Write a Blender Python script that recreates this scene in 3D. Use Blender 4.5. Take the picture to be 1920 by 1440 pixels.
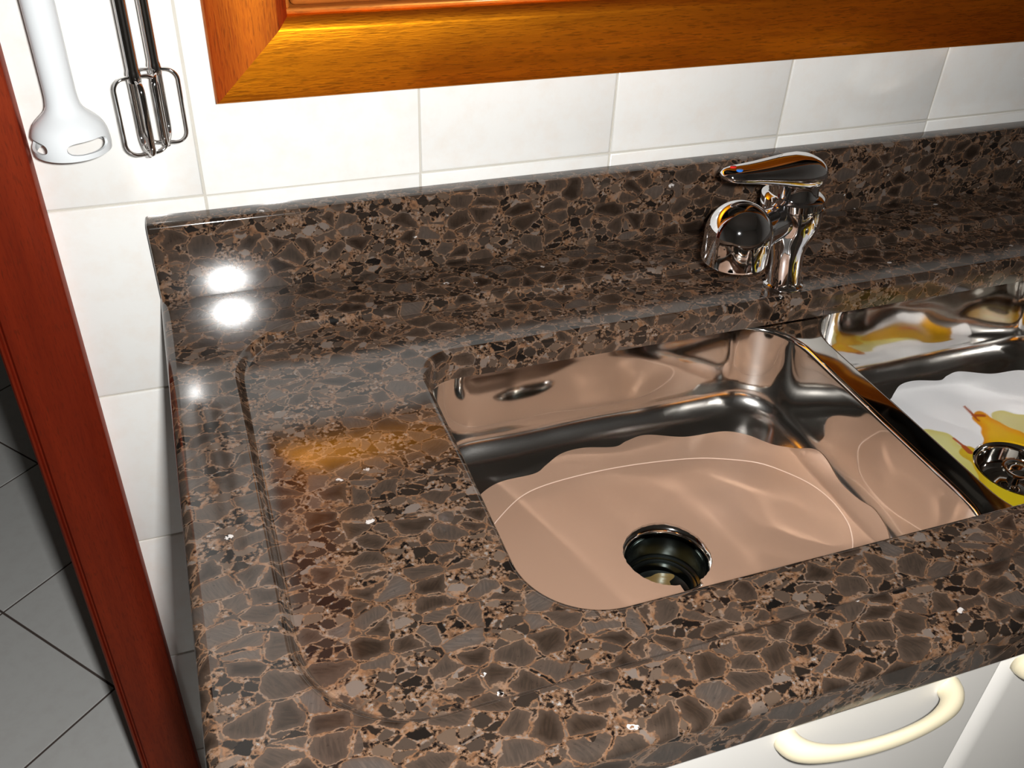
import bpy, math, random
import numpy as np
from mathutils import Vector
random.seed(7); np.random.seed(7)
for o in list(bpy.data.objects): bpy.data.objects.remove(o)
C = bpy.context.scene.collection
ZO = 0.86          # the measurements below take z = 0 a little under the worktop; the floor is at z = 0 of the world

# ------------------------------------------------------------------ camera, world, light, exposure
sc = bpy.context.scene
cam = bpy.data.cameras.new('camera'); cam_o = bpy.data.objects.new('camera', cam); C.objects.link(cam_o)
cam.sensor_width = 36.0; cam.lens = 1755.0 / 1920 * 36; cam.clip_start = 0.01
cam_o.location = (-0.01163, -0.82541, 0.51906 + ZO)
cam_o.rotation_euler = (0.942317, -0.037390, -0.338361)
sc.camera = cam_o
FLASH_W = 12.5
fl = bpy.data.lights.new('camera_flash', 'AREA'); fl.shape = 'RECTANGLE'; fl.size = 0.030; fl.size_y = 0.018
fl.energy = FLASH_W; fl.color = (1.0, 0.985, 0.96); fl.spread = math.radians(180)
flo = bpy.data.objects.new('camera_flash', fl); C.objects.link(flo)
bpy.context.view_layer.update()
flo.location = cam_o.matrix_world @ Vector((0.038, 0.016, 0.006))
flo.rotation_euler = (0.942317, -0.037390, -0.20)
w = bpy.data.worlds.new('world'); sc.world = w; w.use_nodes = True
w.node_tree.nodes['Background'].inputs[0].default_value = (0.35, 0.45, 0.6, 1)
w.node_tree.nodes['Background'].inputs[1].default_value = 0.05
sc.view_settings.view_transform = 'Standard'; sc.view_settings.look = 'None'
sc.view_settings.gamma = 1.0; sc.view_settings.use_curve_mapping = False
sc.view_settings.exposure = 0.0
cy = sc.cycles
cy.max_bounces = 10; cy.diffuse_bounces = 4; cy.glossy_bounces = 8; cy.transmission_bounces = 6
cy.caustics_reflective = True; cy.caustics_refractive = False
cy.blur_glossy = 0.0; cy.sample_clamp_indirect = 20.0
cy.use_guiding = True
cy.use_adaptive_sampling = False
cy.use_denoising = True

# ------------------------------------------------------------------ materials
def mat(name):
    m = bpy.data.materials.new(name); m.use_nodes = True
    nt = m.node_tree; return m, nt, nt.nodes['Principled BSDF']
def N(nt, t, **kw):
    n = nt.nodes.new(t)
    for k, v in kw.items():
        if k in n.inputs: n.inputs[k].default_value = v
        else: setattr(n, k, v)
    return n
def L(nt, a, b): nt.links.new(a, b)
def plain(name, col, rough=0.5, metal=0.0, spec=0.5, coat=0.0):
    m, nt, b = mat(name)
    b.inputs['Base Color'].default_value = (*col, 1); b.inputs['Roughness'].default_value = rough
    b.inputs['Metallic'].default_value = metal; b.inputs['Specular IOR Level'].default_value = spec
    b.inputs['Coat Weight'].default_value = coat
    return m
def ramp(nt, fac, stops, interp='LINEAR'):
    r = nt.nodes.new('ShaderNodeValToRGB'); r.color_ramp.interpolation = interp
    e = r.color_ramp.elements
    while len(e) < len(stops): e.new(0.5)
    for i, (p, c) in enumerate(stops):
        e[i].position = p; e[i].color = (*c, 1) if len(c) == 3 else c
    L(nt, fac, r.inputs[0]); return r
def mixc(nt, fac, a, b, mode='MIX'):
    m = nt.nodes.new('ShaderNodeMix'); m.data_type = 'RGBA'; m.blend_type = mode
    for s, v in ((0, fac), (6, a), (7, b)):
        if hasattr(v, 'is_linked'): L(nt, v, m.inputs[s])
        elif isinstance(v, (int, float)): m.inputs[s].default_value = v
        else: m.inputs[s].default_value = (*v, 1)
    return m.outputs[2]
def math_(nt, op, a, b=0.0, c=0.0, clamp=False):
    m = nt.nodes.new('ShaderNodeMath'); m.operation = op; m.use_clamp = clamp
    for i, v in enumerate((a, b, c)):
        if hasattr(v, 'is_linked'): L(nt, v, m.inputs[i])
        else: m.inputs[i].default_value = v
    return m.outputs[0]
def smooth(nt, v, lo, hi):
    m = nt.nodes.new('ShaderNodeMapRange'); m.interpolation_type = 'SMOOTHSTEP'
    L(nt, v, m.inputs[0]); m.inputs[1].default_value = lo; m.inputs[2].default_value = hi
    return m.outputs[0]

def granite():
    m, nt, b = mat('polished_brown_granite')
    tc = N(nt, 'ShaderNodeTexCoord').outputs['Object']
    def noise(scale, detail=3, rough=.55, vec=None, off=None):
        n = N(nt, 'ShaderNodeTexNoise', Scale=scale, Detail=detail, Roughness=rough)
        L(nt, vec or tc, n.inputs['Vector']); return n
    def vor(scale, vec, feature='F1', rnd=1.0):
        n = nt.nodes.new('ShaderNodeTexVoronoi'); n.feature = feature
        n.inputs['Scale'].default_value = scale; n.inputs['Randomness'].default_value = rnd
        L(nt, vec, n.inputs['Vector']); return n
    nd = noise(60, 4, .6)
    sub = N(nt, 'ShaderNodeVectorMath', operation='SUBTRACT'); L(nt, nd.outputs['Color'], sub.inputs[0]); sub.inputs[1].default_value = (.5, .5, .5)
    scl = N(nt, 'ShaderNodeVectorMath', operation='SCALE'); L(nt, sub.outputs[0], scl.inputs[0]); scl.inputs['Scale'].default_value = .0055
    add = N(nt, 'ShaderNodeVectorMath', operation='ADD'); L(nt, tc, add.inputs[0]); L(nt, scl.outputs[0], add.inputs[1])
    st_ = N(nt, 'ShaderNodeMapping'); st_.inputs['Rotation'].default_value = (0, 0, .5); st_.inputs['Scale'].default_value = (.82, 1.14, 1.05)
    L(nt, add.outputs[0], st_.inputs[0]); v = st_.outputs[0]
    A1, AE = vor(57, v, 'F1', 1.0), vor(57, v, 'DISTANCE_TO_EDGE', 1.0)     # the large crystals
    B1, BE = vor(118, v, 'F1'), vor(118, v, 'DISTANCE_TO_EDGE')             # small ones in between
    sA = N(nt, 'ShaderNodeSeparateColor'); L(nt, A1.outputs['Color'], sA.inputs[0])
    sB = N(nt, 'ShaderNodeSeparateColor'); L(nt, B1.outputs['Color'], sB.inputs[0])
    fine = noise(420, 4, .7).outputs['Fac']
    mid = noise(150, 3, .6).outputs['Fac']
    big = noise(14, 2, .5).outputs['Fac']
    # stretched fibres inside a crystal, at an angle of its own
    rot = N(nt, 'ShaderNodeVectorRotate', rotation_type='Z_AXIS'); L(nt, tc, rot.inputs['Vector'])
    L(nt, math_(nt, 'MULTIPLY', sA.outputs[1], 6.28), rot.inputs['Angle'])
    mp = N(nt, 'ShaderNodeMapping'); mp.inputs['Scale'].default_value = (1, .14, .14); L(nt, rot.outputs[0], mp.inputs[0])
    fib = noise(650, 2, .6, mp.outputs[0]).outputs['Fac']
    cryA = ramp(nt, sA.outputs[0], [(0, (.012, .0078, .0055)), (.4, (.024, .0165, .012)), (.75, (.034, .0255, .020)), (1, (.056, .046, .040))]).outputs[0]
    cryB = ramp(nt, sB.outputs[0], [(0, (.006, .005, .0045)), (.3, (.018, .013, .010)), (.6, (.042, .030, .023)), (.88, (.080, .054, .038)), (1, (.135, .11, .095))]).outputs[0]
    fibr = smooth(nt, fib, .35, .72)
    cryA = mixc(nt, math_(nt, 'MULTIPLY', fibr, .5), cryA, mixc(nt, 1.0, cryA, (1.9, 1.75, 1.65), 'MULTIPLY'))
    halo = math_(nt, 'SUBTRACT', 1.0, smooth(nt, AE.outputs['Distance'], .06, .30))
    cryA = mixc(nt, math_(nt, 'MULTIPLY', halo, .55), cryA, (.062, .042, .031))
    veinc = ramp(nt, noise(75, 3, .6).outputs['Fac'], [(.32, (.050, .030, .020)), (.46, (.155, .078, .040)), (.58, (.175, .108, .070)), (.72, (.125, .102, .088))]).outputs[0]
    # ground mass: tan, grey and black grains
    g = noise(330, 3, .6).outputs['Fac']
    ground = ramp(nt, g, [(.38, (.004, .003, .003)), (.455, (.026, .017, .012)), (.51, (.105, .058, .032)), (.58, (.150, .094, .063)), (.66, (.14, .118, .104)), (.74, (.28, .26, .24))]).outputs[0]
    ground = mixc(nt, smooth(nt, noise(95, 3, .6).outputs['Fac'], .50, .66), ground, veinc)
    wB = math_(nt, 'MULTIPLY_ADD', mid, .18, -.045)
    inB = math_(nt, 'MULTIPLY', smooth(nt, math_(nt, 'SUBTRACT', BE.outputs['Distance'], wB), -.03, .06), math_(nt, 'GREATER_THAN', sB.outputs[1], .26))
    col = mixc(nt, inB, ground, cryB)
    # the large crystals lie over it, with pale rims of wandering width
    wA = math_(nt, 'MULTIPLY_ADD', mid, .28, -.085)
    dA = math_(nt, 'SUBTRACT', AE.outputs['Distance'], wA)
    sel = math_(nt, 'LESS_THAN', math_(nt, 'MULTIPLY_ADD', big, .5, sA.outputs[2]), .90)
    rim = math_(nt, 'MULTIPLY', math_(nt, 'MULTIPLY', smooth(nt, dA, -.05, .0), .85), sel)
    col = mixc(nt, rim, col, veinc)
    inA = math_(nt, 'MULTIPLY', smooth(nt, dA, -.012, .035), sel)
    col = mixc(nt, inA, col, cryA)
    col = mixc(nt, math_(nt, 'MULTIPLY', smooth(nt, fine, .60, .72), .5), col, (.010, .008, .007))     # black grains
    # rare mica flakes, the sparkle of the flash on them put into the colour
    V3 = vor(85, v, 'F1'); s3 = N(nt, 'ShaderNodeSeparateColor'); L(nt, V3.outputs['Color'], s3.inputs[0])
    fl_ = math_(nt, 'MULTIPLY', math_(nt, 'GREATER_THAN', s3.outputs[0], .972),
                math_(nt, 'LESS_THAN', math_(nt, 'ADD', V3.outputs['Distance'], math_(nt, 'MULTIPLY', mid, .35)), .40))
    fl_ = math_(nt, 'MULTIPLY', fl_, smooth(nt, noise(320, 2).outputs['Fac'], .42, .55))
    col = mixc(nt, math_(nt, 'MULTIPLY', fl_, .85), col, (.55, .52, .50))
    L(nt, col, b.inputs['Base Color'])
    b.inputs['Roughness'].default_value = .10
    b.inputs['IOR'].default_value = 1.60
    bp = N(nt, 'ShaderNodeBump', Strength=.03, Distance=.0004); L(nt, noise(90, 2).outputs['Fac'], bp.inputs['Height']); L(nt, bp.outputs[0], b.inputs['Normal'])
    return m

def wood(name, axis, dark=(.22, .012, .004), light=(.38, .028, .006), sheen=(1.0, .37, .006), share=.78):
    m, nt, b = mat(name)
    tc = N(nt, 'ShaderNodeTexCoord').outputs['Object']
    mp = N(nt, 'ShaderNodeMapping'); mp.inputs['Scale'].default_value = {'x': (.06, 1, 1), 'z': (1, 1, .06)}[axis]
    L(nt, tc, mp.inputs[0])
    n1 = N(nt, 'ShaderNodeTexNoise', Scale=55, Detail=5, Roughness=.6); L(nt, mp.outputs[0], n1.inputs['Vector'])
    mp2 = N(nt, 'ShaderNodeMapping'); mp2.inputs['Scale'].default_value = {'x': (.1, 1, 1), 'z': (1, 1, .1)}[axis]
    L(nt, tc, mp2.inputs[0])
    n2 = N(nt, 'ShaderNodeTexNoise', Scale=700, Detail=2, Roughness=.6); L(nt, mp2.outputs[0], n2.inputs['Vector'])
    n3 = N(nt, 'ShaderNodeTexNoise', Scale=5, Detail=2); L(nt, tc, n3.inputs['Vector'])
    f = math_(nt, 'ADD', math_(nt, 'MULTIPLY', n1.outputs['Fac'], .7), math_(nt, 'MULTIPLY', n3.outputs['Fac'], .3))
    c = ramp(nt, f, [(.34, dark), (.66, light)]).outputs[0]
    c = mixc(nt, math_(nt, 'MULTIPLY', smooth(nt, n2.outputs['Fac'], .56, .70), .45), c, (.06, .012, .004))
    bp = N(nt, 'ShaderNodeBump', Strength=.3, Distance=.0006); L(nt, n2.outputs['Fac'], bp.inputs['Height'])
    L(nt, c, b.inputs['Base Color']); b.inputs['Roughness'].default_value = .5; b.inputs['Specular IOR Level'].default_value = .15
    b.inputs['Coat Weight'].default_value = .10; b.inputs['Coat Roughness'].default_value = .12
    # figure of the wood: fibres under the varnish throw the light back like a coloured sheen
    g = nt.nodes.new('ShaderNodeBsdfGlossy'); g.inputs['Roughness'].default_value = .43
    sh = ramp(nt, f, [(.34, tuple(.66 * x for x in sheen)), (.62, sheen)]).outputs[0]
    n4 = N(nt, 'ShaderNodeTexNoise', Scale=260, Detail=3, Roughness=.7); L(nt, mp2.outputs[0], n4.inputs['Vector'])
    flk = math_(nt, 'MAXIMUM', math_(nt, 'MULTIPLY', smooth(nt, n2.outputs['Fac'], .54, .66), .60), math_(nt, 'MULTIPLY', smooth(nt, n4.outputs['Fac'], .50, .66), .45))
    L(nt, mixc(nt, flk, sh, tuple(.35 * x for x in sheen)), g.inputs['Color'])
    L(nt, bp.outputs[0], g.inputs['Normal']); L(nt, bp.outputs[0], b.inputs['Normal'])
    mx = nt.nodes.new('ShaderNodeMixShader'); mx.inputs[0].default_value = share
    L(nt, b.outputs[0], mx.inputs[1]); L(nt, g.outputs[0], mx.inputs[2])
    L(nt, mx.outputs[0], nt.nodes['Material Output'].inputs['Surface'])
    return m

def ceramic(name, base, blotch, rough=.16):
    m, nt, b = mat(name)
    tc = N(nt, 'ShaderNodeTexCoord').outputs['Object']
    oi = N(nt, 'ShaderNodeObjectInfo')
    ad = N(nt, 'ShaderNodeVectorMath', operation='ADD'); L(nt, tc, ad.inputs[0])
    cb = N(nt, 'ShaderNodeCombineXYZ'); L(nt, math_(nt, 'MULTIPLY', oi.outputs['Random'], 9.0), cb.inputs[0]); L(nt, cb.outputs[0], ad.inputs[1])
    n = N(nt, 'ShaderNodeTexNoise', Scale=38, Detail=4, Roughness=.65); L(nt, ad.outputs[0], n.inputs['Vector'])
    c = ramp(nt, n.outputs['Fac'], [(.45, base), (.72, blotch)]).outputs[0]
    L(nt, c, b.inputs['Base Color']); b.inputs['Roughness'].default_value = rough
    n2 = N(nt, 'ShaderNodeTexNoise', Scale=14, Detail=1); L(nt, ad.outputs[0], n2.inputs['Vector'])
    bp = N(nt, 'ShaderNodeBump', Strength=.10, Distance=.004); L(nt, n2.outputs['Fac'], bp.inputs['Height']); L(nt, bp.outputs[0], b.inputs['Normal'])
    return m

def steel(name, rough, wave, col=(.74, .72, .69), dull=0.0):
    m, nt, b = mat(name)
    b.inputs['Base Color'].default_value = (*col, 1); b.inputs['Metallic'].default_value = 1; b.inputs['Roughness'].default_value = rough
    tc = N(nt, 'ShaderNodeTexCoord').outputs['Object']
    n = N(nt, 'ShaderNodeTexNoise', Scale=9, Detail=1, Roughness=.4); L(nt, tc, n.inputs['Vector'])
    bp = N(nt, 'ShaderNodeBump', Strength=wave, Distance=.012); L(nt, n.outputs['Fac'], bp.inputs['Height'])
    n2 = N(nt, 'ShaderNodeTexNoise', Scale=900, Detail=2); L(nt, tc, n2.inputs['Vector'])
    rr = N(nt, 'ShaderNodeMapRange'); L(nt, n2.outputs['Fac'], rr.inputs[0]); rr.inputs[3].default_value = rough * .6; rr.inputs[4].default_value = rough * 1.5
    sx = N(nt, 'ShaderNodeSeparateXYZ'); L(nt, tc, sx.inputs[0])                 # scoured duller towards the bottom of the bowl
    low = math_(nt, 'SUBTRACT', 1.0, smooth(nt, sx.outputs[2], .060, .090))
    L(nt, math_(nt, 'ADD', rr.outputs[0], math_(nt, 'MULTIPLY', low, dull)), b.inputs['Roughness'])
    L(nt, bp.outputs[0], b.inputs['Normal'])
    return m

M = dict(
    granite=granite(),
    wood_x=wood('varnished_wood_horizontal', 'x'), wood_z=wood('varnished_wood_upright', 'z', share=.48, sheen=(.78, .26, .006)),
    wood_in=wood('varnished_wood_sash', 'x', dark=(.26, .07, .012), light=(.46, .15, .025), sheen=(.9, .4, .03), share=.15),
    wood_door=wood('varnished_wood_door', 'z', dark=(.10, .006, .002), light=(.15, .010, .003), sheen=(.55, .09, .012), share=.30),
    tile=ceramic('glazed_wall_tile', (.755, .755, .735), (.74, .71, .67)),
    grout=plain('pale_grout', (.50, .48, .43), .9),
    floor_tile=ceramic('grey_floor_tile', (.80, .81, .79), (.76, .76, .74), .3),
    floor_grout=plain('dark_floor_grout', (.10, .075, .065), .9),
    plaster=plain('dim_plaster', (.36, .35, .33), .8),
    steel=steel('polished_steel', .06, .55, dull=.16), steel_fl=steel('polished_steel_flange', .06, .12),
    chrome=plain('chrome', (.80, .80, .82), .035, 1.0),
    wire=plain('chromed_wire', (.72, .71, .70), .08, 1.0),
    dark_steel=plain('tarnished_steel', (.085, .10, .095), .26, 1.0),
    drain_dirt=plain('brown_drain_water', (.13, .085, .03), .15),
    mat_brown=plain('brown_mat_plastic', (.285, .180, .125), .34, spec=.35),
    mat_ridge=plain('mat_ridge_painted_glint', (.55, .40, .32), .35),  # paler than the mat: light caught on the ridge, put into its colour
    white_plastic=plain('white_plastic', (.66, .69, .71), .22),
    cream=plain('cream_plastic', (.66, .59, .42), .28),
    cabinet=plain('white_laminate', (.76, .74, .70), .38),
    carcass=plain('cabinet_board', (.62, .60, .56), .6),
    red=plain('red_enamel', (.55, .02, .015), .25), blue=plain('blue_enamel', (.03, .16, .55), .25),
)
gm, gnt, gb = mat('window_glass')
gb.inputs['Transmission Weight'].default_value = 1.0; gb.inputs['Roughness'].default_value = 0.0
gb.inputs['Base Color'].default_value = (.9, .95, .93, 1); M['glass'] = gm
pm, pnt, pb = mat('printed_white_mat')
at = N(pnt, 'ShaderNodeVertexColor'); at.layer_name = 'print'
L(pnt, at.outputs['Color'], pb.inputs['Base Color']); pb.inputs['Roughness'].default_value = .3
M['mat_print'] = pm

# ------------------------------------------------------------------ builders
LOC = {}
def wl(o): return LOC.get(o.name, (0, 0, 0)) if o else (0, 0, 0)
def thing(name, label, cat, loc, group=None, kind=None):
    o = bpy.data.objects.new(name, None); C.objects.link(o)
    o.empty_display_size = .05; o.location = (loc[0], loc[1], loc[2] + ZO); LOC[o.name] = tuple(o.location)
    tag(o, label, cat, group, kind); return o
def tag(o, label=None, cat=None, group=None, kind=None):
    if label: o['label'] = label
    if cat: o['category'] = cat
    if group: o['group'] = group
    if kind: o['kind'] = kind
    return o
def obj(name, verts, faces, m, parent=None, origin=None, smooth=True, label=None, sharp=None):
    """verts in measuring coordinates; the object's origin is at its parent, or at `origin`"""
    v = np.array(verts, float) + (0, 0, ZO)
    org = np.array(origin, float) + (0, 0, ZO) if origin is not None else np.array(wl(parent))
    me = bpy.data.meshes.new(name); me.from_pydata((v - org).tolist(), [], [tuple(f) for f in faces]); me.materials.append(m)
    o = bpy.data.objects.new(name, me); C.objects.link(o)
    if parent:
        o.parent = parent; o.location = tuple(org - np.array(wl(parent)))
    else: o.location = tuple(org)
    LOC[o.name] = tuple(org)
    me.validate()
    if smooth:
        me.polygons.foreach_set('use_smooth', [True] * len(me.polygons))
        if sharp is not None: me.set_sharp_from_angle(angle=math.radians(sharp))
    if label: o['label'] = label
    return o
def fix_normals(o):
    import bmesh
    bm = bmesh.new(); bm.from_mesh(o.data); bmesh.ops.recalc_face_normals(bm, faces=bm.faces); bm.to_mesh(o.data); bm.free(); return o
class MB:
    def __init__(s): s.v = []; s.f = []
    def add(s, v, f):
        k = len(s.v); s.v += [tuple(p) for p in v]; s.f += [tuple(i + k for i in q) for q in f]; return s
    def box(s, x0, x1, y0, y1, z0, z1):
        v = [(x, y, z) for z in (z0, z1) for y in (y0, y1) for x in (x0, x1)]
        return s.add(v, [(0, 2, 3, 1), (4, 5, 7, 6), (0, 1, 5, 4), (2, 6, 7, 3), (0, 4, 6, 2), (1, 3, 7, 5)])
    def loft(s, rings, cap0=True, cap1=True, closed=False):
        n = len(rings[0]); v = [p for r in rings for p in r]; f = []
        m = len(rings)
        for i in range(m if closed else m - 1):
            a, b = i * n, ((i + 1) % m) * n
            for j in range(n):
                k = (j + 1) % n; f.append((a + j, a + k, b + k, b + j))
        if not closed:
            if cap0: f.append(tuple(range(n - 1, -1, -1)))
            if cap1: f.append(tuple((m - 1) * n + j for j in range(n)))
        return s.add(v, f)
    def lathe(s, prof, cx, cy, n=64, cap0=False, cap1=False):
        return s.loft([[(cx + r * math.cos(a), cy + r * math.sin(a), z) for a in np.linspace(0, 2 * math.pi, n, endpoint=False)] for r, z in prof], cap0, cap1)
    def tube(s, pts, r, n=10, closed=False, r2=None, up=(0, 0, 1)):
        pts = [Vector(p) for p in pts]; rings = []; m = len(pts); prev = None
        for i, p in enumerate(pts):
            a = pts[i - 1] if (i or closed) else p; b_ = pts[(i + 1) % m] if (i < m - 1 or closed) else p
            t = (b_ - a).normalized()
            if prev is None:
                u = Vector(up); u = (u - t * u.dot(t))
                if u.length < 1e-4: u = Vector((1, 0, 0)) - t * t.x
            else: u = prev - t * prev.dot(t)
            u.normalize(); prev = u; q = t.cross(u)
            rr = r[i] if isinstance(r, (list, tuple, np.ndarray)) else r
            r_2 = rr if r2 is None else (r2[i] if isinstance(r2, (list, tuple, np.ndarray)) else r2)
            rings.append([p + u * rr * math.cos(x) + q * r_2 * math.sin(x) for x in np.linspace(0, 2 * math.pi, n, endpoint=False)])
        return s.loft(rings, closed=closed)
    def obj(s, name, m, parent=None, **k): return obj(name, s.v, s.f, m, parent, **k)
def rrect(x0, x1, y0, y1, r, k=16):
    """rounded rectangle, counter-clockwise; r = one radius or (x0y0, x1y0, x1y1, x0y1)"""
    r = (r,) * 4 if not isinstance(r, (tuple, list)) else r
    out = []
    for (cx, cy, a0), q in zip(((x0 + r[0], y0 + r[0], 180), (x1 - r[1], y0 + r[1], 270), (x1 - r[2], y1 - r[2], 0), (x0 + r[3], y1 - r[3], 90)), r):
        for a in np.linspace(a0, a0 + 90, k): out.append((cx + q * math.cos(math.radians(a)), cy + q * math.sin(math.radians(a))))
    return np.array(out)
def radial(poly, c, th):
    """points where rays from c at angles th meet the closed polygon"""
    p = np.asarray(poly) - c; q = np.roll(p, -1, axis=0); out = []
    for t in th:
        d = np.array([math.cos(t), math.sin(t)]); e = q - p
        den = d[0] * e[:, 1] - d[1] * e[:, 0]
        with np.errstate(all='ignore'):
            s = (p[:, 0] * e[:, 1] - p[:, 1] * e[:, 0]) / den; u = (p[:, 0] * d[1] - p[:, 1] * d[0]) / den
        ok = (np.abs(den) > 1e-12) & (u >= -1e-9) & (u <= 1 + 1e-9) & (s > 0)
        out.append(c + d * s[ok].max())
    return np.array(out)
def z3(a, z): return [(x, y, z) for x, y in a]

# ------------------------------------------------------------------ the room
FL = -ZO
def structure(name, mb, m): o = mb.obj(name, m, None, origin=(0, 0, FL), smooth=False); o['kind'] = 'structure'; return o
RX0, RX1, RY0, RY1, RZ = -1.7, 1.8, -2.3, 1.9, 2.5 - ZO
floor = structure('floor', MB().box(RX0, RX1, RY0, RY1, FL - .1, FL - .0015), M['floor_grout'])
structure('ceiling', MB().box(RX0, RX1, RY0, RY1, RZ, RZ + .1), M['plaster'])
structure('wall_front', MB().box(RX0, RX1, RY0 - .1, RY0, FL, RZ), M['plaster'])
structure('wall_left', MB().box(RX0 - .1, RX0, RY0, RY1, FL, RZ), M['plaster'])
structure('wall_right', MB().box(RX1, RX1 + .1, RY0, RY1, FL, RZ), M['plaster'])
structure('wall_far', MB().box(RX0, RX1, RY1, RY1 + .1, FL, RZ), M['plaster'])
WX0, WX1, WZ0, WZ1 = .0866, 1.235, .3050, 1.15           # window opening
DX0, DX1, DZ = -1.02, -.19, 2.10 - ZO                    # doorway
wb = MB()
wb.box(DX1, RX1, .0016, .12, FL, WZ0).box(DX1, WX0, .0016, .12, WZ0, WZ1).box(WX1, RX1, .0016, .12, WZ0, WZ1).box(DX1, RX1, .0016, .12, WZ1, RZ)
wb.box(DX0, DX1, .0016, .12, DZ, RZ).box(RX0, DX0, .0016, .12, FL, RZ)
wall = structure('wall_back', wb, M['grout'])

def slab_tile(wx, wz, d, ch):
    """a tile seen from its front (-y): chamfered face, body behind"""
    a = [(0, 0), (wx, 0), (wx, wz), (0, wz)]
    i = [(ch, ch), (wx - ch, ch), (wx - ch, wz - ch), (ch, wz - ch)]
    e = [(ch * .3, ch * .3), (wx - ch * .3, ch * .3), (wx - ch * .3, wz - ch * .3), (ch * .3, wz - ch * .3)]
    v = [(x, d, z) for x, z in a] + [(x, ch, z) for x, z in a] + [(x, ch * .3, z) for x, z in e] + [(x, 0, z) for x, z in i]
    f = []
    for k in range(3):
        for j in range(4): n = (j + 1) % 4; f.append((k * 4 + j, k * 4 + n, k * 4 + 4 + n, k * 4 + 4 + j))
    f.append((12, 13, 14, 15)); return v, f
cache = {}
def put_tile(x0, x1, z0, z1, gap=.0022):
    key = (round(x1 - x0, 4), round(z1 - z0, 4))
    if key not in cache:
        v, f = slab_tile(key[0] - gap, key[1] - gap, .007, .0013)
        o = obj('tile', [(x, y, z + FL) for x, y, z in v], f, M['tile'], wall, smooth=False); cache[key] = o
        o.data.polygons.foreach_set('use_smooth', [True] * len(o.data.polygons)); o.data.set_sharp_from_angle(angle=math.radians(50))
        o.data.transform(__import__('mathutils').Matrix.Identity(4))
    else:
        o = cache[key].copy(); C.objects.link(o); o.parent = wall
    o.location = (x0 + gap / 2, random.uniform(-.00015, .00015), z0 - FL + gap / 2)
    return o
T = .2
xs = [-.1335] + [i * T for i in range(0, 10)]
zs = [.15 + (k - 5) * T for k in range(0, 13)]
zs = [FL] + [z for z in zs if z > FL + .03] 
OX0, OX1, OZ0, OZ1 = .055, 1.27, .272, 1.185          # tiles end behind the window casing
for i in range(len(xs) - 1):
    for k in range(len(zs) - 1):
        x0, x1, z0, z1 = xs[i], min(xs[i + 1], RX1), zs[k], min(zs[k + 1], RZ)
        if x1 - x0 < .02 or z1 - z0 < .02: continue
        if x1 <= OX0 or x0 >= OX1 or z1 <= OZ0 or z0 >= OZ1: put_tile(x0, x1, z0, z1); continue
        if z0 < OZ0 < z1 and x0 < OX0 < x1:                   # an L-shaped tile cut round the corner of the casing
            g_ = .0011; a = [(x0 + g_, z0 + g_), (x1 - g_, z0 + g_), (x1 - g_, OZ0), (OX0, OZ0), (OX0, z1 - g_), (x0 + g_, z1 - g_)]
            fix_normals(MB().loft([[(x, y, z) for x, z in a] for y in (0, .007)]).obj('tile', M['tile'], wall, smooth=False)); continue
        if z0 < OZ0: put_tile(x0, x1, z0, OZ0); z0 = OZ0
        if z1 > OZ1: put_tile(x0, x1, OZ1, z1); z1 = OZ1
        if x0 < OX0: put_tile(x0, OX0, z0, z1)
        if x1 > OX1: put_tile(OX1, x1, z0, z1)

# diagonal floor tiles, 30 cm
ft, ang = .300, math.radians(39.6)
u = np.array([math.cos(ang), math.sin(ang)]); n_ = np.array([-u[1], u[0]])
v, f = slab_tile(ft - .004, ft - .004, .007, .001)
fo = obj('tile', [(x, z, -y + .0016 + FL) for x, y, z in v], [tuple(reversed(q)) for q in f], M['floor_tile'], floor, smooth=False)
fo.data.flip_normals()
first = True
O = np.array([-.273, .311])                                # a joint crossing measured beside the casing
for a in range(-14, 14):
    for b in range(-14, 14):
        p = O + u * a * ft + n_ * b * ft
        q = [p + u * i * ft + n_ * j * ft for i in (0, 1) for j in (0, 1)]
        if min(x[0] for x in q) < RX0 or max(x[0] for x in q) > RX1 - .35 or min(x[1] for x in q) < -1.9 or max(x[1] for x in q) > RY1: continue
        o = fo if first else fo.copy()
        if not first: C.objects.link(o); o.parent = floor
        first = False
        p = p + u * .002 + n_ * .002
        o.location = (p[0], p[1], -.0016 + random.uniform(-.0002, .0002)); o.rotation_euler = (0, 0, ang)

# window with mitred casing
win = thing('window_1', None, None, (.66, 0, WZ0)); win['kind'] = 'structure'
CX0, CX1, CZ0, CZ1 = .0210, 1.30, .2385, 1.216
sec = [(0, .0), (0, -.0175), (.0012, -.0198), (.0035, -.021), (.056, -.021), (.058, -.0203), (.0655, -.0125), (.0660, -.0115), (.0660, .0)]
def mitre(kind):
    r = [[], []]
    for d, y in sec:
        if kind == 'bottom': a, b = (CX0 + d, y, CZ0 + d), (CX1 - d, y, CZ0 + d)
        if kind == 'top': a, b = (CX1 - d, y, CZ1 - d), (CX0 + d, y, CZ1 - d)
        if kind == 'left': a, b = (CX0 + d, y, CZ1 - d), (CX0 + d, y, CZ0 + d)
        if kind == 'right': a, b = (CX1 - d, y, CZ0 + d), (CX1 - d, y, CZ1 - d)
        r[0].append(a); r[1].append(b)
    return fix_normals(MB().loft(r).obj('casing', M['wood_x' if kind in ('bottom', 'top') else 'wood_z'], win, sharp=28))
for k in ('bottom', 'left', 'top', 'right'): mitre(k)
def bevel_box(x0, x1, y0, y1, z0, z1, c=.002):
    r = []
    for z, k in ((z0, c), (z0 + c, 0), (z1 - c, 0), (z1, c)):
        r.append([(x0 + c + k, y0 + k, z), (x1 - c - k, y0 + k, z), (x1 - k, y0 + c + k, z), (x1 - k, y1 - c - k, z), (x1 - c - k, y1 - k, z), (x0 + c + k, y1 - k, z), (x0 + k, y1 - c - k, z), (x0 + k, y0 + c + k, z)])
    return MB().loft(r)
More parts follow.
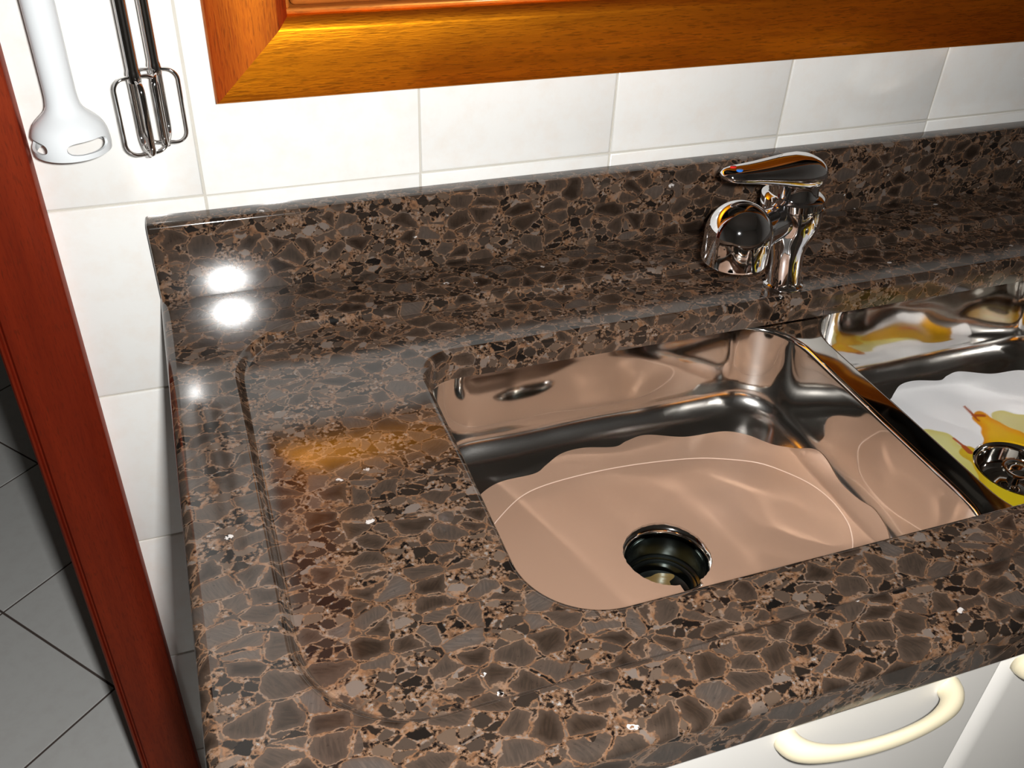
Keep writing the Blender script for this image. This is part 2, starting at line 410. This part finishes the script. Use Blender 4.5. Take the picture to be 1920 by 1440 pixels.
def bbox(name, m, parent, *a, c=.002, label=None): return fix_normals(bevel_box(*a, c=c).obj(name, m, parent, sharp=60, label=label))
# lining of the opening and the sash
bbox('sill', M['wood_in'], win, WX0, WX1, -.006, .118, WZ0 - .001, WZ0 + .004, c=.001)
bbox('jamb', M['wood_in'], win, WX0, WX0 + .004, -.006, .118, WZ0 + .004, WZ1, c=.001)
bbox('jamb', M['wood_in'], win, WX1 - .004, WX1, -.006, .118, WZ0 + .004, WZ1, c=.001)
bbox('jamb', M['wood_in'], win, WX0, WX1, -.006, .118, WZ1 - .004, WZ1 + .001, c=.001)
SX0, SX1, SZ0, SZ1 = WX0 + .006, WX1 - .006, WZ0 + .005, WZ1 - .005
sash = bbox('sash', M['wood_in'], win, SX0, SX1, -.002, .022, SZ0, SZ0 + .0115)
bbox('sash', M['wood_in'], win, SX0, SX0 + .0115, -.0015, .022, SZ0 + .0115, SZ1 - .0115)
bbox('sash', M['wood_in'], win, SX1 - .0115, SX1, -.0015, .022, SZ0 + .0115, SZ1 - .0115)
bbox('sash', M['wood_in'], win, SX0, SX1, -.002, .022, SZ1 - .0115, SZ1)
bbox('sash', M['wood_in'], win, .655, .690, -.0015, .022, SZ0 + .0115, SZ1 - .0115)
bbox('pane', M['glass'], win, SX0 + .010, .657, .008, .012, SZ0 + .010, SZ1 - .010, c=.0005)
bbox('pane', M['glass'], win, .688, SX1 - .010, .008, .012, SZ0 + .010, SZ1 - .010, c=.0005)

# doorway on the left: lining and casing
door = thing('door_1', None, None, ((DX0 + DX1) / 2, 0, FL)); door['kind'] = 'structure'
prof = [(-.1310, .0), (-.1310, -.0165), (-.1318, -.0188), (-.1340, -.020), (-.1890, -.020), (-.1905, -.0185), (-.1915, -.0165), (-.1930, -.0165), (-.1945, -.0185), (-.1965, -.0185), (-.1985, -.0165), (-.1990, -.014), (-.1990, .0)]
def casing(mirror):
    P_ = [((DX0 + DX1) - x if mirror else x, y) for x, y in prof]
    fix_normals(MB().loft([[(x, y, z) for x, y in P_] for z in (FL, DZ + .055)]).obj('casing', M['wood_door'], door, sharp=40))
casing(False); casing(True)
bbox('casing', M['wood_x'], door, DX0 - .06, DX1 + .06, -.020, .0, DZ + .055, DZ + .12)
bbox('jamb', M['wood_door'], door, DX1 - .012, DX1 + .0, .0, .122, FL, DZ)
bbox('jamb', M['wood_door'], door, DX0, DX0 + .012, .0, .122, FL, DZ)
bbox('jamb', M['wood_x'], door, DX0 + .012, DX1 - .012, .0, .122, DZ - .012, DZ)

# ------------------------------------------------------------------ granite worktop
ct = thing('countertop', 'polished dark brown granite countertop with raised rim and sink cutout, set against the tiled wall', 'countertop', (.5, -.3, .02))
CC = np.array([.52, -.32]); th = np.linspace(-math.pi, math.pi, 1800, endpoint=False)
X0, X1, Y0, Y1 = -.0555, 1.55, -.571, -.001
rr_ = [(0, 1)]
def hole(e): return rrect(.1525 - e, .896 + e, -.4725 - e, -.1655 + e, (.058 + e * .6, .058 + e * .6, .034 + e * .6, .034 + e * .6), 24)
def rec(e): return rrect(.0045 - e, 1.40 + e, -.5155 - e, -.0935 + e, .072 + e * .6, 24)
def out(i): return rrect(X0 + i, X1 - i, Y0 + i, Y1 - i, max(.004 - i * .4, .0008), 6)
rings = [z3(radial(hole(0), CC, th), .0235), z3(radial(hole(0), CC, th), .046)]
R_ = .0065
for a in np.linspace(15, 90, 6):
    a = math.radians(a); rings.append(z3(radial(hole(R_ * (1 - math.cos(a))), CC, th), .046 + R_ * math.sin(a)))
zr = rings[-1][0][2]
for e in (.0003, .002): rings.append(z3(radial(hole(R_ + e), CC, th), zr))
for e in (.0020, .0003): rings.append(z3(radial(rec(-e), CC, th), zr))
for t in np.linspace(0, 1, 8):
    s = t * t * (3 - 2 * t); rings.append(z3(radial(rec(.0075 * t), CC, th), zr + (.060 - zr) * s))
for e in (.0003, .002): rings.append(z3(radial(rec(.0075 + e), CC, th), .060))
for e in (.002, .0003): rings.append(z3(radial(out(.008 + e), CC, th), .060))
R_ = .008
for a in np.linspace(0, 90, 7):
    a = math.radians(a); rings.append(z3(radial(out(R_ * (1 - math.sin(a))), CC, th), .060 - R_ * (1 - math.cos(a))))
rings.append(z3(radial(out(0), CC, th), .0505)); rings.append(z3(radial(out(0), CC, th), .0255))
R_ = .0012
for a in np.linspace(0, 90, 4):
    a = math.radians(a); rings.append(z3(radial(out(R_ * (1 - math.cos(a))), CC, th), .0247 - R_ * math.sin(a)))
rings.append(z3(radial(out(.003), CC, th), .0235))
MB().loft(rings, closed=True).obj('slab', M['granite'], ct, sharp=50)
# upstand along the wall, edges rounded
LEAN = -1.9
def upstand():
    c = .006; r = []
    pts = [(-.0015, .0585), (-.0205, .0585)]
    for a in np.linspace(0, 90, 7): a = math.radians(a); pts.append((-.0205 + c * (1 - math.cos(a)), .1375 - c * (1 - math.sin(a))))
    for a in np.linspace(0, 90, 4): a = math.radians(a); pts.append((-.0015 - .001 * (1 - math.sin(a)), .1375 - .001 * (1 - math.cos(a))))
    for x, i in ((-.0540, .002), (-.0534, .0006), (-.0520, 0), (-.0515, 0), (-.0500, 0), (.0, 0), (.4, 0), (.8, 0), (X1 - .001, 0), (X1, 0)):
        cy_, cz_ = -.011, .098; lean = math.tan(math.radians(LEAN))
        r.append([(x, y + (i if y < cy_ else -i) + (lean * (z - .0585) if y < cy_ else 0), z + (i if z < cz_ else -i)) for y, z in pts])
    return MB().loft(r)
fix_normals(upstand().obj('backsplash', M['granite'], ct, sharp=40))

# ------------------------------------------------------------------ steel sink
SZ, FZ, RF = .0220, -.068, .023
sink = thing('kitchen_sink', 'polished stainless steel double sink set under the granite countertop', 'sink', (.53, -.32, FZ - .06))
def bowl(name, x0, x1, y0, y1, ox0, ox1, oy0, oy1, dc, dr, dy_):
    c = np.array([(x0 + x1) / 2, (y0 + y1) / 2]); r0 = .060
    t = np.linspace(-math.pi, math.pi, 240, endpoint=False)
    t = np.sort(np.r_[t, [math.atan2(y - c[1], x - c[0]) for x in (ox0, ox1) for y in (oy0, oy1)]])
    def ring(e, z, ey=None):
        ey = e if ey is None else ey
        return z3(radial(rrect(x0 + e, x1 - e, y0 + ey, y1 - ey, max(r0 - max(e, ey), .012), 20), c, t), z)
    rg = [z3(radial(rrect(ox0, ox1, oy0, oy1, .0002, 3), c, t), SZ)]
    q = .0045
    for a in np.linspace(90, 0, 7):
        a = math.radians(a); rg.append(ring(-q * (1 - math.cos(a)), SZ - q + q * math.sin(a)))
    dr_ = .004
    for h in np.linspace(.1, 1, 8): rg.append(ring(dr_ * h, SZ - q + (FZ + RF - SZ + q) * h, dy_ * h))
    for a in np.linspace(8, 90, 12):
        a = math.radians(a); rg.append(ring(dr_ + .6 * RF * (1 - math.cos(a)), FZ + RF - RF * math.sin(a), dy_ + RF * (1 - math.cos(a))))
    last = np.array([p[:2] for p in rg[-1]])
    circ = lambda r: np.array([[dc[0] + r * math.cos(x), dc[1] + r * math.sin(x)] for x in t])
    for k in (.01, .03, .3, .6, .85, .97): rg.append(z3(last * (1 - k) + circ(dr + .006) * k, FZ))
    rg.append(z3(circ(dr + .006), FZ - .0002)); rg.append(z3(circ(dr + .001), FZ - .002)); rg.append(z3(circ(dr), FZ - .006))
    b = MB().loft(rg, False, False); b.f = [tuple(reversed(x)) for x in b.f]
    return b.obj(name, M['steel'], sink, sharp=60)
DL, DR = np.array([.3215, -.3465]), np.array([.706, -.345])
bowl('bowl', .1440, .5280, -.490, -.154, .105, .5425, -.525, -.118, DL, .043, .0115)
bowl('bowl', .5575, .900, -.490, -.154, .5425, .930, -.525, -.118, DR, .046, .0135)
# drain of the left bowl: stepped, tarnished cup
d = MB().lathe([(.0337, FZ - .010), (.0334, FZ - .0125), (.0334, FZ - .030), (.0342, FZ - .0305), (.0342, FZ - .0325), (.0318, FZ - .0335), (.0314, FZ - .0360), (.0296, FZ - .0370), (.0280, FZ - .0372), (.0276, FZ - .0460), (.020, FZ - .0500), (.0, FZ - .0505)], *DL, n=72)
d.f = [tuple(reversed(x)) for x in d.f]
dl = d.obj('drain', M['dark_steel'], sink, sharp=35, label='tarnished stepped drain cup')
rim = MB().lathe([(.0445, FZ - .0012), (.0425, FZ + .0001), (.0400, FZ + .0002), (.0372, FZ - .0012), (.0352, FZ - .0042), (.0342, FZ - .0080), (.0338, FZ - .0102)], *DL, n=72)
rim.f = [tuple(reversed(x)) for x in rim.f]
rim.obj('drain_rim', M['steel_fl'], dl)
wv = [[(DL[0] + .004 + r * k * math.cos(a), DL[1] + .0125 + .6 * r * k * math.sin(a), FZ - .0445 + .0006 * (1 - k)) for a, r in [(t, .0150 + .0022 * math.sin(3 * t) + .0015 * math.sin(5 * t + 1)) for t in np.linspace(0, 2 * math.pi, 40, endpoint=False)]] for k in (1.0, .7, .3)]
MB().loft(wv, False, True).obj('standing_water', M['drain_dirt'], dl, label='brown water in the drain')
d = MB().lathe([(.049, FZ + .0004), (.047, FZ + .0016), (.044, FZ + .001), (.041, FZ - .003), (.039, FZ - .012), (.035, FZ - .024), (.030, FZ - .030), (.0, FZ - .031)], *DR, n=72)
d.f = [tuple(reversed(x)) for x in d.f]
d.obj('drain', M['steel_fl'], sink, sharp=50)
# basket strainer resting in the right-hand drain
st = thing('drain_strainer', 'round steel basket strainer sitting in the drain on the pear-print mat', 'strainer', (DR[0], DR[1], FZ - .02))
b = MB().lathe([(.0405, FZ - .001), (.0398, FZ + .0012), (.038, FZ + .0006), (.0365, FZ - .004), (.0345, FZ - .016), (.030, FZ - .0215), (.022, FZ - .022), (.018, FZ - .018), (.012, FZ - .0155), (.0, FZ - .015)], *DR, n=72)
b.f = [tuple(reversed(x)) for x in b.f]
b.obj('basket', M['steel_fl'], st, sharp=60)
k = MB().lathe([(.0, FZ - .016), (.006, FZ - .016), (.0055, FZ - .009), (.0062, FZ - .006), (.0125, FZ - .003), (.0155, FZ - .0005), (.0150, FZ + .0015), (.0125, FZ + .0018), (.0100, FZ + .0005), (.0088, FZ + .0018), (.0070, FZ + .0030), (.004, FZ + .0034), (.0, FZ + .0035)], *DR, n=56)
k.obj('knob', M['steel_fl'], st, sharp=50)

# ------------------------------------------------------------------ sink mats
def sdf(p, x0, x1, y0, y1, r):
    cx, cy_ = (x0 + x1) / 2, (y0 + y1) / 2
    dx, dy = np.abs(p[:, 0] - cx) - ((x1 - x0) / 2 - r), np.abs(p[:, 1] - cy_) - ((y1 - y0) / 2 - r)
    return np.hypot(np.maximum(dx, 0), np.maximum(dy, 0)) + np.minimum(np.maximum(dx, dy), 0) - r
def mat_z(p, B):
    xc = (B[0] + B[1]) / 2; p = np.c_[xc + (p[:, 0] - xc) / .6, p[:, 1]]       # the wall's foot is steeper at the sides
    B = (xc + (B[0] - xc) / .6, xc + (B[1] - xc) / .6) + tuple(B[2:])
    d = np.maximum(-sdf(p, *B), .0008)
    return np.where(d >= RF, FZ, FZ + RF - np.sqrt(np.maximum(RF ** 2 - (RF - np.minimum(d, RF)) ** 2, 0))) + .0022
def spline(pts, n):
    p = np.array(pts); m = len(p); out_ = []
    for i in range(m):
        a, b, c, d_ = p[i - 1], p[i], p[(i + 1) % m], p[(i + 2) % m]
        for t in np.linspace(0, 1, n, endpoint=False):
            out_.append(.5 * (2 * b + (c - a) * t + (2 * a - 5 * b + 4 * c - d_) * t * t + (3 * b - a - 3 * c + d_) * t ** 3))
    return np.array(out_)
outline = [(.1874, -.2307), (.2027, -.2200), (.2194, -.2152), (.2495, -.2142), (.2633, -.2065), (.2839, -.1947), (.3077, -.1927), (.3380, -.2002), (.3535, -.1955), (.3756, -.1922), (.4042, -.2038), (.4195, -.2075), (.4540, -.2099), (.4738, -.2212), (.4906, -.2420), (.5054, -.2519), (.5160, -.2590), (.5208, -.2700), (.5212, -.2880), (.5185, -.3150), (.5195, -.3400), (.5215, -.3580), (.5205, -.3750), (.5175, -.3890),
           (.5080, -.4030), (.4900, -.4110), (.4750, -.4280), (.4560, -.4400), (.4200, -.4425), (.4040, -.4460), (.3756, -.4580), (.3500, -.4540), (.3340, -.4480), (.3050, -.4560), (.2800, -.4560), (.2620, -.4420), (.2450, -.4350), (.2150, -.4340), (.1960, -.4240), (.1800, -.4050), (.1660, -.3950), (.1580, -.3780), (.1590, -.3560), (.1640, -.3380), (.1610, -.3150), (.1580, -.2900), (.1620, -.2680), (.1720, -.2500)]
def mat_mesh(poly, B, hc, hr, rough_hole, rings_n):
    t = np.linspace(-math.pi, math.pi, 360, endpoint=False)
    o_ = radial(poly, hc, t)
    hr_ = hr * np.ones(len(t))
    if rough_hole:                                        # cut out by hand: a wandering edge with nicks and a square notch in front
        ka = [-180, -160, -125, -99, -97, -70, -67, -58, -28, 5, 35, 65, 100, 130, 160, 180]
        kr = [.0366, .0352, .0338, .0336, .0418, .0408, .0360, .0362, .0380, .0374, .0380, .0402, .0392, .0386, .0382, .0366]
        hr_ = np.interp(np.degrees(t), ka, kr) * (1 + rough_hole * (.5 * np.sin(23 * t) + .5 * np.sin(41 * t + 2) * (np.sin(5 * t) > .2)))
    i_ = np.array([hc + r * np.array([math.cos(a), math.sin(a)]) for r, a in zip(hr_, t)])
    rg = []
    for k in np.linspace(0, 1, rings_n):
        p = i_ * (1 - k) + o_ * k; rg.append(np.c_[p, mat_z(p, B)])
    return rg, o_
def close_mat(rg, th_=.0022):
    o_ = rg[-1]; low = [r - (0, 0, th_) for r in rg]
    return [r.tolist() for r in rg] + [(o_ - (0, 0, th_ * .5)).tolist()] + [r.tolist() for r in reversed(low)]
BL, BR = (.148, .524, -.4785, -.1655, .050), (.5615, .896, -.4735, -.1705, .050)
poly = spline(outline, 6)
rg, _ = mat_mesh(poly, BL, DL, .0372, .010, 26)
sm = thing('sink_mat', 'plain brown plastic mat with scalloped edge in the left sink bowl', 'mat', (.335, -.33, FZ))
m1 = MB().loft(close_mat(rg), closed=True); m1.f = [tuple(reversed(x)) for x in m1.f]
m1.obj('sheet', M['mat_brown'], sm, sharp=60)
arc = [(.1830, -.2850), (.1885, -.2705), (.2010, -.2584), (.2216, -.2431), (.2425, -.2345), (.2742, -.2300), (.3183, -.2289), (.3617, -.2320), (.4056, -.2390), (.4346, -.2490), (.4615, -.2627), (.4790, -.2810), (.4930, -.3033), (.4990, -.3253), (.4985, -.3480), (.4930, -.3680), (.4788, -.3900), (.4550, -.4080), (.4200, -.4180), (.3700, -.4240), (.3183, -.4250), (.2700, -.4210), (.2300, -.4110), (.1990, -.3900), (.1830, -.3600), (.1785, -.3250), (.1790, -.3020)]
ar = spline(arc, 5); az = mat_z(ar, BL)
MB().tube([(x, y, z + .0001) for (x, y), z in zip(ar, az)], .0006, 6, closed=True).obj('embossed_line', M['mat_ridge'], sm, label='thin pale embossed line')
# white mat of the right bowl: the same outline, printed with pears
poly2 = (poly - (.335, 0)) * (.885, 1) + (.7285, 0)
rg2, _ = mat_mesh(poly2, BR, DR, .0425, .0, 150)
sm2 = thing('sink_mat', 'white plastic mat printed with yellow pears in the right sink bowl', 'mat', (.7285, -.33, FZ))
def lerp(a, b, t): return a + (b - a) * np.clip(t, 0, 1)[:, None]
def sstep(x, a, b): t = np.clip((x - a) / (b - a), 0, 1); return t * t * (3 - 2 * t)
def pear(p, base, tip, r0, r1):
    """signed distance to a pear: two blended circles, and the height along it 0..1"""
    a, b = np.array(base), np.array(tip); ab = b - a; l2 = ab @ ab
    t = np.clip(((p - a) @ ab) / l2, 0, 1); rad = r0 + (r1 - r0) * (t * t * (3 - 2 * t))
    return np.hypot(*(p - a - t[:, None] * ab).T) - rad, ((p - a) @ ab) / l2
def print_col(p):
    c = np.tile(np.array([.80, .80, .81]), (len(p), 1))
    wig = .002 * np.sin(p[:, 0] * 190) * np.sin(p[:, 1] * 230 + 1)
    for base, tip, r0, r1, lo, hi, edge in (
            ((.797, -.338), (.752, -.284), .062, .020, (.60, .50, .06), (.60, .55, .26), (.58, .50, .14)),
            ((.852, -.330), (.838, -.262), .046, .016, (.52, .27, .004), (.56, .33, .008), (.48, .20, .004)),
            ((.645, -.338), (.656, -.288), .048, .020, (.58, .53, .12), (.62, .60, .26), (.58, .48, .10)),
            ((.690, -.378), (.676, -.314), .052, .012, (.58, .44, .006), (.58, .44, .02), (.52, .28, .006)),
            ((.738, -.425), (.722, -.360), .044, .022, (.62, .50, .08), (.64, .52, .12), (.56, .40, .04)),
            ((.795, -.412), (.775, -.335), .050, .020, (.52, .27, .004), (.58, .34, .008), (.45, .16, .004)),
            ((.724, -.336), (.729, -.270), .042, .011, (.66, .44, .01), (.66, .36, .01), (.64, .17, .004))):
        dd, t = pear(p, base, tip, r0, r1); dd = dd + wig
        body = lerp(np.array(lo), np.array(hi), sstep(t, -.2, 1.0)); body = lerp(body, np.array(edge), sstep(dd, -.014, .0) * .55)
        c = lerp(c, body, sstep(-dd, -.0008, .0012))
    for a, b, ww in (((.7245, -.2480), (.7225, -.2630), .0017), ((.7225, -.2630), (.7330, -.2665), .0022), ((.7225, -.2630), (.7215, -.2720), .0014),
                     ((.6753, -.2885), (.6763, -.3025), .0016), ((.6763, -.3025), (.6757, -.3110), .0030)):
        dd, t = pear(p, a, b, ww, ww * 1.1); c = lerp(c, np.array([.36, .07, .015]), sstep(-dd, -.0006, .0008))
    dd = np.hypot(p[:, 0] - .862, p[:, 1] + .345) - .008; c = lerp(c, np.array([.55, .10, .01]), sstep(-dd, -.004, .004))
    return c
m2 = MB().loft(close_mat(rg2), closed=True); m2.f = [tuple(reversed(x)) for x in m2.f]
o2 = m2.obj('sheet', M['mat_print'], sm2, sharp=60)
ca = o2.data.color_attributes.new('print', 'FLOAT_COLOR', 'POINT')
pc = print_col(np.array(m2.v)[:, :2]); ca.data.foreach_set('color', np.c_[pc, np.ones(len(pc))].astype(np.float32).ravel())

# ------------------------------------------------------------------ mixer tap
FX, FY, F0 = .5305, -.1390, .0525
fa = thing('faucet', 'chrome single-lever mixer tap standing on the granite behind the sink', 'faucet', (FX, FY, F0))
body = [(0, 0), (.0205, 0), (.0210, .0015), (.0205, .0030), (.0180, .0042), (.0172, .008), (.0170, .030), (.0180, .040), (.0215, .052), (.0260, .062), (.0288, .072), (.0298, .082), (.0298, .090), (.0288, .0905), (.0288, .0918), (.0298, .0925), (.0296, .0985), (.0270, .1005), (.0240, .1012), (.0232, .1025), (.0230, .118), (.0, .119)]
bd = MB().loft([[(FX + .0095 - .014 * z / .12 + r * math.cos(a), FY + r * math.sin(a), F0 + z) for a in np.linspace(0, 2 * math.pi, 72, endpoint=False)] for r, z in body], False, False).obj('body', M['chrome'], fa, sharp=38)
sd = Vector((-.89, -.46, 0)).normalized()
hx, hy = FX + sd.x * .097, FY + sd.y * .097
zc = .1400
neck = []
for s_, r_ in ((.012, .0150), (.026, .0165), (.036, .0170), (.055, .0180), (.070, .0205), (.082, .0225), (.095, .0200)):
    neck.append((FX + sd.x * s_, FY + sd.y * s_, zc - .010 + .004 * s_ / .095, r_))
MB().tube([p[:3] for p in neck], [p[3] for p in neck], 40).obj('neck', M['chrome'], fa)
R0 = .0300
dome = [(.0, .1122), (.026, .1122), (.0268, .1160)]
dome = [(.0, .1260), (.0250, .1260), (.0252, .1175), (.0278, .1170), (.0294, .1176), (.0300, .1195)]
for a in np.linspace(0, 90, 16): a = math.radians(a); dome.append((R0 * math.cos(a), .1430 + R0 * math.sin(a)))
MB().lathe(dome, hx, hy, 72).obj('spout', M['chrome'], fa, sharp=50)
# lever: a lofted blade, broad over the body and drawn out to a rounded tip
ld = Vector((-.975, -.222, 0)).normalized(); lp = Vector((-ld.y, ld.x, 0))
def lsec(s_, zc_, hw, hb, ht, n=40):
    c = Vector((FX, FY, 0)) + ld * s_; r = []
    for a in np.linspace(0, 2 * math.pi, n, endpoint=False):
        cx, sx = math.cos(a), math.sin(a); e = .72
        X = hw * math.copysign(abs(cx) ** e, cx); Z = (ht if sx > 0 else hb) * math.copysign(abs(sx) ** (e if sx < 0 else 1.0), sx)
        r.append(c + lp * X + Vector((0, 0, zc_ + Z)))
    return r
secs = [(-.0215, .1715, .004, .004, .004), (-.0210, .1715, .012, .011, .010), (-.0190, .1717, .0180, .0145, .0135), (-.013, .1725, .0215, .0150, .0160), (-.004, .1735, .0228, .0145, .0172), (.008, .1750, .0226, .0135, .0168), (.022, .1775, .0210, .0115, .0145), (.038, .1806, .0190, .0096, .0116), (.054, .1834, .0168, .0080, .0092), (.069, .1858, .0150, .0068, .0076), (.083, .1877, .0135, .0060, .0065), (.092, .1887, .0112, .0052, .0055), (.0975, .1893, .0075, .0036, .0038), (.1000, .1896, .002, .001, .001)]
lev = MB().loft([lsec(*s_) for s_ in secs]).obj('lever', M['chrome'], fa)
fix_normals(lev)
def dot(s_, off, m, nm):
    c = Vector((FX, FY, 0)) + ld * s_ - lp * 0 ; z_ = .1896
    p = c + lp * off
    MB().lathe([(.0024, 0), (.0024, .0006), (.0, .0009)], 0, 0, 20)
    b_ = MB(); r = [[], []]
    for a in np.linspace(0, 2 * math.pi, 20, endpoint=False):
        r[0].append((p.x + .0034 * math.cos(a), p.y + .0024 * math.sin(a), z_ + .0008)); r[1].append((p.x + .0031 * math.cos(a), p.y + .0021 * math.sin(a), z_ + .0062 - 0.25 * abs(off)))
    b_.loft(r).obj(nm, m, fa, label=None)
dot(.086, -.0040, M['red'], 'hot_mark'); dot(.086, .0042, M['blue'], 'cold_mark')

# ------------------------------------------------------------------ hand blender shaft on the wall
bx, by = -.0945, -.0340
hb = thing('blender_shaft', 'white hand blender shaft with slotted bell, hanging beside the wooden door casing', 'hand blender', (bx, by, .2165))
pb_ = [(.0290, .2172), (.0294, .2200), (.0294, .2240), (.0290, .2290), (.0279, .2340), (.0255, .2385), (.0220, .2424), (.0182, .2456), (.0150, .2488), (.0130, .2525), (.0120, .2575), (.0117, .2640), (.0117, .3000), (.0119, .3400), (.0122, .4300)]
def dens(pr, n):
    p = np.array(pr); s_ = np.r_[0, np.cumsum(np.hypot(*np.diff(p, axis=0).T))]
    q = np.linspace(0, s_[-1], n); return list(zip(np.interp(q, s_, p[:, 0]), np.interp(q, s_, p[:, 1])))
outer = dens(pb_, 60)
inner = [(max(r - .0022, .002), z) for r, z in outer if z < .262]
prof_ = [inner[-1][:1] + (inner[-1][1],)]
prof_ = [(.0, inner[-1][1])] + list(reversed(inner)) + [(outer[0][0] - .0011, outer[0][1] - .0008)] + outer + [(.0, outer[-1][1])]
bell = MB().lathe(prof_, bx, by, 96).obj('shaft', M['white_plastic'], hb, sharp=60)
fix_normals(bell)
cuts = []
for a0 in (-58, -160, 85):
    r = [[], []]
    for k in range(28):
        t = 2 * math.pi * k / 28; ha, hz = math.radians(36), .0050
        ca_, sa_ = math.cos(t), math.sin(t)
        uu = math.copysign(abs(ca_) ** .55, ca_) * ha; vv = math.copysign(abs(sa_) ** .8, sa_) * hz
        for j, rad in enumerate((.018, .040)):
            a = math.radians(a0) + uu; r[j].append((bx + rad * math.cos(a), by + rad * math.sin(a), .2265 + vv))
    c_ = fix_normals(MB().loft(r).obj('cutter', M['white_plastic'], None, origin=(bx, by, .2165))); cuts.append(c_)
for c_ in cuts:
    md = bell.modifiers.new('cut', 'BOOLEAN'); md.operation = 'DIFFERENCE'; md.object = c_; md.solver = 'EXACT'
bpy.context.view_layer.update()
dg = bpy.context.evaluated_depsgraph_get()
me2 = bpy.data.meshes.new_from_object(bell.evaluated_get(dg)); bell.modifiers.clear(); bell.data = me2
me2.set_sharp_from_angle(angle=math.radians(40))
for c_ in cuts: bpy.data.objects.remove(c_)
bl = MB().tube([(bx - .020, by, .2300), (bx, by, .2322), (bx + .020, by, .2285)], .0045, 8, r2=.0007)
bl.lathe([(.0, .2300), (.003, .2300), (.003, .2600), (.0, .2600)], bx, by, 12)
bl.obj('blade', M['dark_steel'], hb)

# ------------------------------------------------------------------ two mixer beaters on the wall
def beater(x, y, z1, z0, rot, half, label):
    t = thing('beater', label, 'beater', (x, y, z0), group='whisk beaters hanging on the tiled wall')
    MB().lathe([(.0, z1 - .004), (.0052, z1 - .004), (.0056, z1), (.0052, z1 + .004), (.0046, z1 + .006), (.0045, .430), (.0, .431)], x, y, 28).obj('shaft', M['wire'], t, sharp=40)
    MB().lathe([(.0, z0 - .0035), (.0018, z0 - .003), (.0022, z0 + .001), (.0014, z0 + .003), (.0, z0 + .0035)], x, y, 14).obj('hub', M['wire'], t)
    for q in (0, 90):
        a = math.radians(rot + q); dx, dy = math.cos(a), math.sin(a)
        pts = []
        off = .0012 if q else 0
        for px, pz in rrect(-half, half, z0 + off, z1 - off, (.010, .010, .009, .009), 7): pts.append((x + dx * px, y + dy * px, pz))
        MB().tube(pts, .0024, 8, closed=True, r2=.0013, up=(-dy, dx, 0)).obj('wire_loop', M['wire'], t)
    return t
beater(-.0385, -.0400, .2725, .2100, 14, .0166, 'chrome whisk beater hanging on the left of the pair, nearer the hand blender')
beater(-.0225, -.0240, .2730, .2120, -8, .0168, 'chrome whisk beater hanging on the right of the pair, nearer the window')

# ------------------------------------------------------------------ cabinets under the worktop
FY_ = -.5620
def handle(parent, x0, x1, z):
    pts, ra, rb = [], [], []
    for k in np.linspace(0, math.pi, 41):
        s_ = -math.cos(k); x = (x0 + x1) / 2 + s_ * (x1 - x0) / 2
        y = FY_ + .002 - .0240 * math.sin(k) ** .75
        pts.append((x, y, z)); e = abs(math.cos(k)) ** 4
        ra.append(.0060 + .0040 * e); rb.append(.0042 + .0040 * e)
    return MB().tube(pts, ra, 18, r2=rb).obj('handle', M['cream'], parent, label='cream bow handle')
def roundfront(x0, x1, z0, z1, d, rl, rr):
    """door or drawer front with rounded upright edges"""
    p = [(x0, FY_ + d)]
    for a in np.linspace(0, 90, 9): a = math.radians(a); p.append((x0 + rl * (1 - math.cos(a)), FY_ + rl * (1 - math.sin(a))))
    for a in np.linspace(0, 90, 9): a = math.radians(a); p.append((x1 - rr * (1 - math.sin(a)), FY_ + rr * (1 - math.cos(a))))
    p.append((x1, FY_ + d)); c = .0015
    r = []
    cx = (x0 + x1) / 2
    for z, i in ((z0, c), (z0 + c, 0), (z1 - c, 0), (z1, c)): r.append([(x + (i if x < cx else -i), y + (i if y < FY_ + d - 1e-6 else 0), z) for x, y in p])
    return fix_normals(MB().loft(r).obj('front', M['cabinet'], None, origin=(0, 0, 0), sharp=40))
def cabinet(name, label, cat, x0, x1, rl, hx0, hx1):
    t = thing(name, label, cat, ((x0 + x1) / 2, -.3, FL))
    top = .0225
    for a, b_ in ((x0, x0 + .016), (x1 - .016, x1)): bbox('side_panel', M['carcass'], t, a, b_, FY_ + .020, -.012, FL + .0002, -.14 if .05 < a < .93 else top, c=.001)
    bbox('bottom_panel', M['carcass'], t, x0 + .016, x1 - .016, FY_ + .020, -.012, FL + .09, FL + .106, c=.001)
    bbox('plinth', M['carcass'], t, x0 + .016, x1 - .016, FY_ + .06, FY_ + .075, FL + .0002, FL + .09, c=.001)
    dz = -.200
    fr = []
    for nm, z0, z1 in (('drawer', dz + .003, top - .001), ('door', FL + .095, dz)):
        o = roundfront(x0 + .0012, x1 - .0012, z0, z1, .0195, rl, .004)
        o.name = nm; o.data.name = nm
        v_ = np.array([vv.co for vv in o.data.vertices]) + (0, 0, ZO) - np.array(wl(t))
        o.data.vertices.foreach_set('co', v_.ravel()); o.parent = t; o.location = (0, 0, 0); LOC[o.name] = wl(t); fr.append(o)
    handle(fr[0], hx0, hx1, -.0040)
    handle(fr[1], hx0, hx1, -.27)
    return t
cabinet('base_cabinet', 'white base cabinet with cream bow handle, under the left sink bowl', 'cabinet', -.034, .4570, .004, .2850, .4125)
cabinet('base_cabinet', 'white base cabinet with rounded front edge, at the right of the photo bottom', 'cabinet', .4590, .95, .016, .4760, .612)
